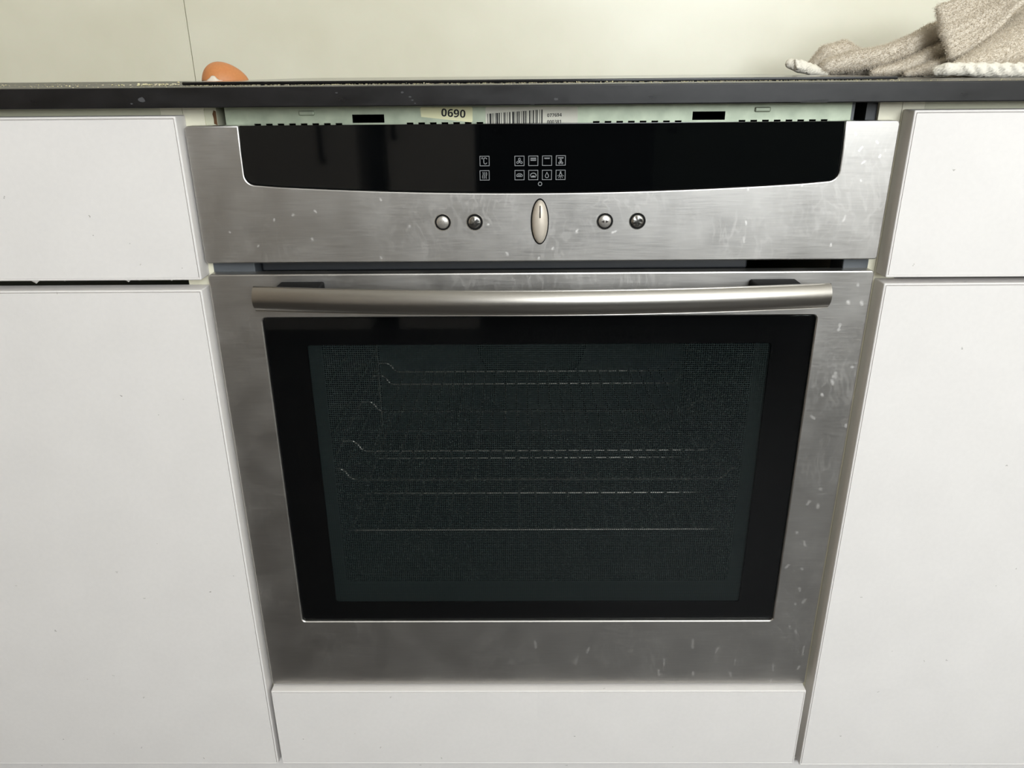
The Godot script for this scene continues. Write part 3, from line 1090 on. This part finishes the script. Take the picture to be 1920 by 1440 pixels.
func blade(s: SurfaceTool, c: Vector2, a: float, l: float, w: float, pen: float) -> void:
	var d := Vector2(cos(deg_to_rad(a)), sin(deg_to_rad(a)))
	var q := Vector2(-d.y, d.x)
	stroke(s, [c, c + d * l * 0.45 + q * w, c + d * l * 0.85 + q * w * 0.9, c + d * l, c + d * l * 0.85 - q * w * 0.9, c + d * l * 0.45 - q * w], pen, true)

func zigzag(s: SurfaceTool, y: float, half: float, n: int, pen: float) -> void:
	var l := []
	for i in n * 2 + 1:
		l.append(Vector2(lerpf(-half, half, i / (n * 2.0)), y + (0.00035 if i % 2 == 0 else -0.00035)))
	stroke(s, l, pen)

func handle_mesh() -> ArrayMesh:
	var s := st()
	var rings := []
	var n := 49
	var sides := 32
	for i in n:
		var f := -1.0 + 2.0 * i / (n - 1)
		var x := 0.2475 * f
		var z := 0.0300 + 0.0185 * (1.0 - f * f)
		var slope := -2.0 * 0.0185 * f / 0.2475
		var nrm := Vector3(-slope, 0, 1).normalized()
		var ring := PackedVector3Array()
		# convex front of 52 degrees either way, rounded edges, flat back
		for k in sides:
			var yy: float
			var zz: float
			if k < 22:
				var a := deg_to_rad(lerpf(-52.0, 52.0, k / 21.0))
				yy = 0.0137 * sin(a)
				zz = 0.0137 * cos(a) - 0.0085
			else:
				var g := (k - 21) / float(sides - 21)
				var b := lerpf(52.0, 308.0, g)
				yy = 0.0108 * clampf(sin(deg_to_rad(b)) * 1.25, -1.0, 1.0)
				zz = -0.0001 + 0.0035 * cos(deg_to_rad(b))
			ring.append(Vector3(x, 0.4548 + yy, z) + nrm * zz)
		rings.append(ring)
	s.set_smooth_group(1)
	for i in n - 1:
		for k in sides:
			var j := (k + 1) % sides
			quad(s, rings[i][k], rings[i][j], rings[i + 1][j], rings[i + 1][k])
	s.set_smooth_group(-1)
	for k in range(1, sides - 1):
		tri(s, rings[0][0], rings[0][k + 1], rings[0][k])
		tri(s, rings[n - 1][0], rings[n - 1][k], rings[n - 1][k + 1])
	return done(s)

func make_racks() -> void:
	# upper shelf: its cross wires dip between the side rails; lower shelf: flat
	var up := thing("oven_shelf", "chrome wire shelf with dipped cross bars, upper of two inside the oven", "oven shelf", Vector3(0, BASE + 0.217, 0), "wire shelves in the oven")
	for zz in [-0.078, -0.147, -0.264, -0.36, -0.41]:
		var path := [Vector3(-0.229, 0.014, zz), Vector3(-0.217, 0.014, zz), Vector3(-0.212, 0.011, zz), Vector3(-0.207, 0.003, zz), Vector3(-0.201, 0, zz)]
		for i in 9:
			path.append(Vector3(lerpf(-0.19, 0.19, i / 8.0), 0, zz))
		path += [Vector3(0.201, 0, zz), Vector3(0.207, 0.003, zz), Vector3(0.212, 0.011, zz), Vector3(0.217, 0.014, zz), Vector3(0.229, 0.014, zz)]
		part("cross_bar", tube(path, 0.0016, 8), M.wire, up)
	var rod := tube([Vector3(0, 0.0028, -0.408), Vector3(0, 0.0028, -0.0765)], 0.0012, 6)
	for i in 26:
		part("rod", rod, M.wire, up).position.x = lerpf(-0.19, 0.19, i / 25.0)
	for x in [-0.229, 0.229]:
		part("side_bar", tube([Vector3(x, 0.014, -0.41), Vector3(x, 0.014, -0.078)], 0.002, 8), M.wire, up)
	var low := thing("oven_shelf", "flat chrome wire shelf, lower of two inside the oven", "oven shelf", Vector3(0, BASE + 0.152, 0), "wire shelves in the oven")
	for zz in [-0.078, -0.16, -0.254, -0.34, -0.41]:
		part("cross_bar", tube([Vector3(-0.208, 0, zz), Vector3(0, 0, zz), Vector3(0.208, 0, zz)], 0.0016, 8), M.wire, low)
	for i in 21:
		part("rod", rod, M.wire, low).position.x = lerpf(-0.2, 0.2, i / 20.0)
	for x in [-0.2115, 0.2115]:
		part("side_bar", tube([Vector3(x, 0, -0.41), Vector3(x, 0, -0.078)], 0.0026, 8), M.wire, low)

func make_hob_and_small_things() -> void:
	var hob := thing("ceramic_hob", "low black ceramic hob lying on the worktop above the oven", "hob", Vector3(0, TOP, 0))
	part("glass_plate", rbox(Vector3(-0.326, 0.0004, -0.53), Vector3(0.326, 0.0032, -0.080), 0.0009, 2), M.hob_glass, hob)
	part("seal", box(Vector3(-0.318, 0.0, -0.522), Vector3(0.318, 0.0005, -0.088)), M.mark_black, hob)
	# half of a broken brown eggshell, lying open side down
	var egg := thing("eggshell", "broken half of a brown eggshell lying on the worktop beside the hob", "eggshell", Vector3(-0.3625, TOP, -0.3))
	var nz := noise(7, 60.0, 2)
	var rim_jag := []
	for i in 40:
		rim_jag.append(0.03 * rng.randf() + 0.24 * exp(-pow((i - 14.0) / 2.2, 2.0)) + 0.3 * exp(-pow((i - 30.0) / 2.6, 2.0)))
	for layer in 2:
		var s := st()
		s.set_smooth_group(1)
		var nu := 36
		var nv := 22
		var g := []
		for i in nu + 1:
			var row := PackedVector3Array()
			var a := PI * i / nu
			var x := -0.0268 * cos(a)
			var r := 0.0222 * sin(a) * (1.0 - 0.26 * x / 0.0268)
			if layer == 1:
				x *= 0.975
				r = maxf(r - 0.0006, 0.0)
			for j in nv + 1:
				var jag: float = 0.10 + 0.05 * nz.get_noise_2d(i * 0.004, 0.0) + rim_jag[i]
				var jag2 := 0.10 + 0.05 * nz.get_noise_2d(i * 0.004, 4.0)
				var t := lerpf(maxf(jag, 0.02) if layer == 0 else 0.02, PI - (maxf(jag2, 0.02) if layer == 0 else 0.02), j / float(nv))
				row.append(Vector3(x, r * sin(t), r * cos(t)))
			g.append(row)
		for i in nu:
			for j in nv:
				quad(s, g[i][j], g[i][j + 1], g[i + 1][j + 1], g[i + 1][j])
		part(["shell", "membrane"][layer], done(s), M.eggshell if layer == 0 else M.membrane, egg, ["smooth brown outer shell", "white inner membrane showing at the broken rim"][layer])
	egg.rotation_degrees = Vector3(0, 6, -3)
	# crumbs: lumps too small to count
	var lump := SphereMesh.new()
	lump.radius = 1.0
	lump.height = 1.6
	lump.radial_segments = 6
	lump.rings = 3
	var mm := MultiMesh.new()
	mm.transform_format = MultiMesh.TRANSFORM_3D
	mm.use_colors = true
	mm.mesh = lump
	var where := []
	for k in 900:
		var x := rng.randf_range(-0.32, 0.33)
		where.append([Vector3(x, 0, -0.0795 + absf(rng.randfn(0, 0.006))), rng.randf_range(0.0002, 0.0006)])
	for k in 500:
		where.append([Vector3(rng.randf_range(-0.34, 0.62), 0, rng.randf_range(-0.07, 0.009)), rng.randf_range(0.00015, 0.00045)])
	for k in 260:
		where.append([Vector3(rng.randf_range(-0.75, -0.33), 0, rng.randf_range(-0.3, 0.008)), rng.randf_range(0.0002, 0.0006)])
	for c in [[-0.54, -0.15, 10, 0.006, 0.0014], [-0.375, -0.10, 26, 0.014, 0.0016], [-0.345, -0.09, 22, 0.01, 0.0014], [-0.43, -0.05, 8, 0.01, 0.001], [-0.345, -0.29, 12, 0.012, 0.0012], [-0.37, -0.27, 16, 0.02, 0.0016], [-0.12, -0.078, 6, 0.006, 0.0009], [0.05, -0.078, 14, 0.016, 0.0008]]:
		for k in c[2]:
			where.append([Vector3(c[0] + rng.randfn(0, c[3]), rng.randf() * 0.0008, c[1] + rng.randfn(0, c[3] * 0.6)), c[4] * rng.randf_range(0.4, 1.0)])
	mm.instance_count = where.size()
	for i in where.size():
		var p: Vector3 = where[i][0]
		var r: float = where[i][1]
		var b := Basis.from_euler(Vector3(rng.randf() * TAU, rng.randf() * TAU, 0)).scaled(Vector3(r, r * 0.7, r * rng.randf_range(0.7, 1.4)))
		mm.set_instance_transform(i, Transform3D(b, p + Vector3(0, r * 0.4, 0)))
		var v := rng.randf_range(0.6, 1.0)
		mm.set_instance_color(i, Color(v, v * rng.randf_range(0.92, 1.0), v * rng.randf_range(0.7, 0.95)))
	var cr := MultiMeshInstance3D.new()
	cr.name = "crumbs"
	cr.multimesh = mm
	cr.material_override = M.crumb
	add_child(cr)
	cr.position = Vector3(0, TOP, 0)
	tag(cr, "pale crumbs scattered along the front of the hob and worktop", "crumbs")
	cr.set_meta("kind", "stuff")

func make_towel() -> void:
	var t := thing("towel", "crumpled beige terry towel with white hem lying on the worktop", "towel", Vector3.ZERO)
	var folds := {
		"bump": [[0.3569, 0.8892, -0.385, 0.0081], [0.3701, 0.9013, -0.385, 0.0107], [0.3916, 0.9053, -0.39, 0.0115], [0.4205, 0.8962, -0.40, 0.0095], [0.4522, 0.8896, -0.40, 0.0082]],
		"fold_a": [[0.3537, 0.8884, -0.33, 0.0083], [0.3829, 0.8939, -0.33, 0.0109], [0.4141, 0.8978, -0.33, 0.0108], [0.4439, 0.9080, -0.33, 0.0108], [0.4699, 0.9206, -0.33, 0.0114], [0.5016, 0.9340, -0.33, 0.0119], [0.5424, 0.9467, -0.33, 0.0125], [0.5955, 0.9575, -0.33, 0.0149]],
		"fold_b": [[0.4042, 0.8807, -0.315, 0.0044], [0.4347, 0.8857, -0.315, 0.0069], [0.4639, 0.8971, -0.315, 0.0088], [0.4984, 0.9112, -0.315, 0.0100], [0.5391, 0.9234, -0.315, 0.0112], [0.5926, 0.9314, -0.315, 0.0136]],
		"fold_c": [[0.4353, 0.8788, -0.30, 0.0037], [0.4597, 0.8843, -0.295, 0.0068], [0.4893, 0.8920, -0.29, 0.0080], [0.5301, 0.9001, -0.29, 0.0098]],
		"core": [[0.36, 0.882, -0.352, 0.006], [0.42, 0.886, -0.345, 0.009], [0.47, 0.896, -0.345, 0.018], [0.53, 0.908, -0.345, 0.03], [0.62, 0.912, -0.345, 0.036]],
		"mound": [[0.4560, 0.8827, -0.235, 0.0065], [0.4861, 0.8890, -0.250, 0.0128], [0.5187, 0.8985, -0.270, 0.0215], [0.5655, 0.9120, -0.300, 0.0380], [0.6300, 0.9130, -0.320, 0.0420]],
		"apron": [[0.470, 0.880, -0.222, 0.005], [0.52, 0.882, -0.235, 0.008], [0.58, 0.884, -0.245, 0.010], [0.64, 0.884, -0.25, 0.010]]}
	# the flap that hangs over the folds: rows of thin runs
	var flap := [[0.4576, 0.9470, 0.4702, 0.8964], [0.4700, 0.9500, 0.4800, 0.8990], [0.4800, 0.9518, 0.4890, 0.9050], [0.4900, 0.9540, 0.4980, 0.9122], [0.5000, 0.9555, 0.5065, 0.9210], [0.5100, 0.9575, 0.5147, 0.9300], [0.5200, 0.9595, 0.5230, 0.9400], [0.5300, 0.9615, 0.5320, 0.9500], [0.5420, 0.9640, 0.5425, 0.9570]]
	var body_chains: Array = folds.values()
	var soft := noise(51, 420.0, 2)
	var main := body(body_chains, 0.0022, 0.003, soft, 0.0007, TOP)
	var cloth := part("cloth", main, M.terry, t, "thick beige terry folds")
	var fl := []
	for i in flap.size() - 1:
		for sub in 2:
			var q := []
			for e in 4:
				q.append(lerpf(flap[i][e], flap[i + 1][e], sub / 2.0))
			fl.append([[q[0], q[1], -0.296, 0.0038], [lerpf(q[0], q[2], 0.5) - 0.0005, lerpf(q[1], q[3], 0.5), -0.283, 0.0042], [q[2], q[3], -0.272, 0.0038]])
	var flap_mesh := body(fl, 0.0022, 0.006, soft, 0.0006, TOP)
	var flap_part := part("flap", flap_mesh, M.terry, t, "beige flap hanging over the folds")
	var hem_chains := [
		[[0.3128, 0.8914, -0.345, 0.0058], [0.3232, 0.8883, -0.340, 0.0071], [0.3362, 0.8840, -0.335, 0.0058], [0.3513, 0.8811, -0.330, 0.0045]],
		[[0.4224, 0.8823, -0.205, 0.0051], [0.4294, 0.8838, -0.200, 0.0061], [0.4433, 0.8837, -0.2, 0.0061], [0.4631, 0.8828, -0.2, 0.0067], [0.4883, 0.8818, -0.2, 0.0067], [0.5191, 0.8808, -0.2, 0.0061], [0.5555, 0.8800, -0.2, 0.0056], [0.64, 0.8800, -0.21, 0.0056]]]
	var hem_noise := noise(61, 420.0, 2)
	var tail := [hem_chains[0]]
	var roll := [hem_chains[1]]
	# twisted ribs of the rolled hem
	for i in 16:
		var x := 0.440 + 0.0125 * i
		roll.append([[x, 0.8885, -0.1985, 0.0022], [x + 0.006, 0.8855, -0.1945, 0.0026], [x + 0.0125, 0.8805, -0.1950, 0.0024]])
	for i in 5:
		var x := 0.3165 + 0.006 * i
		tail.append([[x, 0.8955 - 0.0016 * i, -0.337, 0.0018], [x + 0.002, 0.8870 - 0.0012 * i, -0.333, 0.0022]])
	part("hem", body(roll, 0.0016, 0.0022, hem_noise, 0.0008, TOP), M.hem, t, "white ribbed hem, rolled")
	part("hem", body(tail, 0.0016, 0.0022, hem_noise, 0.0008, TOP), M.hem, t, "white end of the hem")
	# pile: short loops standing off the cloth
	var tuft := st()
	tuft.set_smooth_group(1)
	for k in 3:
		var a := TAU * k / 3.0
		var d := Vector3(cos(a), 0, sin(a))
		var e := Vector3(-d.z, 0, d.x) * 0.28
		tri(tuft, d * 0.15 - e, d * 0.15 + e, Vector3(0, 1, 0) + d * 0.35)
	var tuft_mesh := done(tuft)
	for src in [cloth, flap_part]:
		var arr: Array = src.mesh.surface_get_arrays(0)
		var vs: PackedVector3Array = arr[Mesh.ARRAY_VERTEX]
		var ns: PackedVector3Array = arr[Mesh.ARRAY_NORMAL]
		var spots := []
		for i in vs.size():
			if vs[i].z > -0.42 and vs[i].y > TOP + 0.002:
				for r in 9:
					spots.append(i)
		var mm := MultiMesh.new()
		mm.transform_format = MultiMesh.TRANSFORM_3D
		mm.use_colors = true
		mm.mesh = tuft_mesh
		mm.instance_count = spots.size()
		for k in spots.size():
			var n: Vector3 = (ns[spots[k]] + Vector3(rng.randfn(0, 0.35), rng.randfn(0, 0.35), rng.randfn(0, 0.35))).normalized()
			var side := n.cross(Vector3(rng.randfn(), rng.randfn(), rng.randfn())).normalized()
			var b := Basis(side, n, side.cross(n))
			var l := rng.randf_range(0.0012, 0.0022)
			b = b * Basis.from_scale(Vector3(0.0005, l, 0.0005))
			var p := vs[spots[k]] + Vector3(rng.randfn(0, 0.0011), rng.randfn(0, 0.0011), rng.randfn(0, 0.0011))
			mm.set_instance_transform(k, Transform3D(b, p - n * 0.0005))
			var v := rng.randf_range(0.84, 1.0)
			mm.set_instance_color(k, Color(v, v * 0.98, v * 0.95))
		var pile := MultiMeshInstance3D.new()
		pile.name = "pile"
		pile.multimesh = mm
		pile.material_override = M.pile
		t.add_child(pile, true)
		pile.set_meta("kind", "stuff")
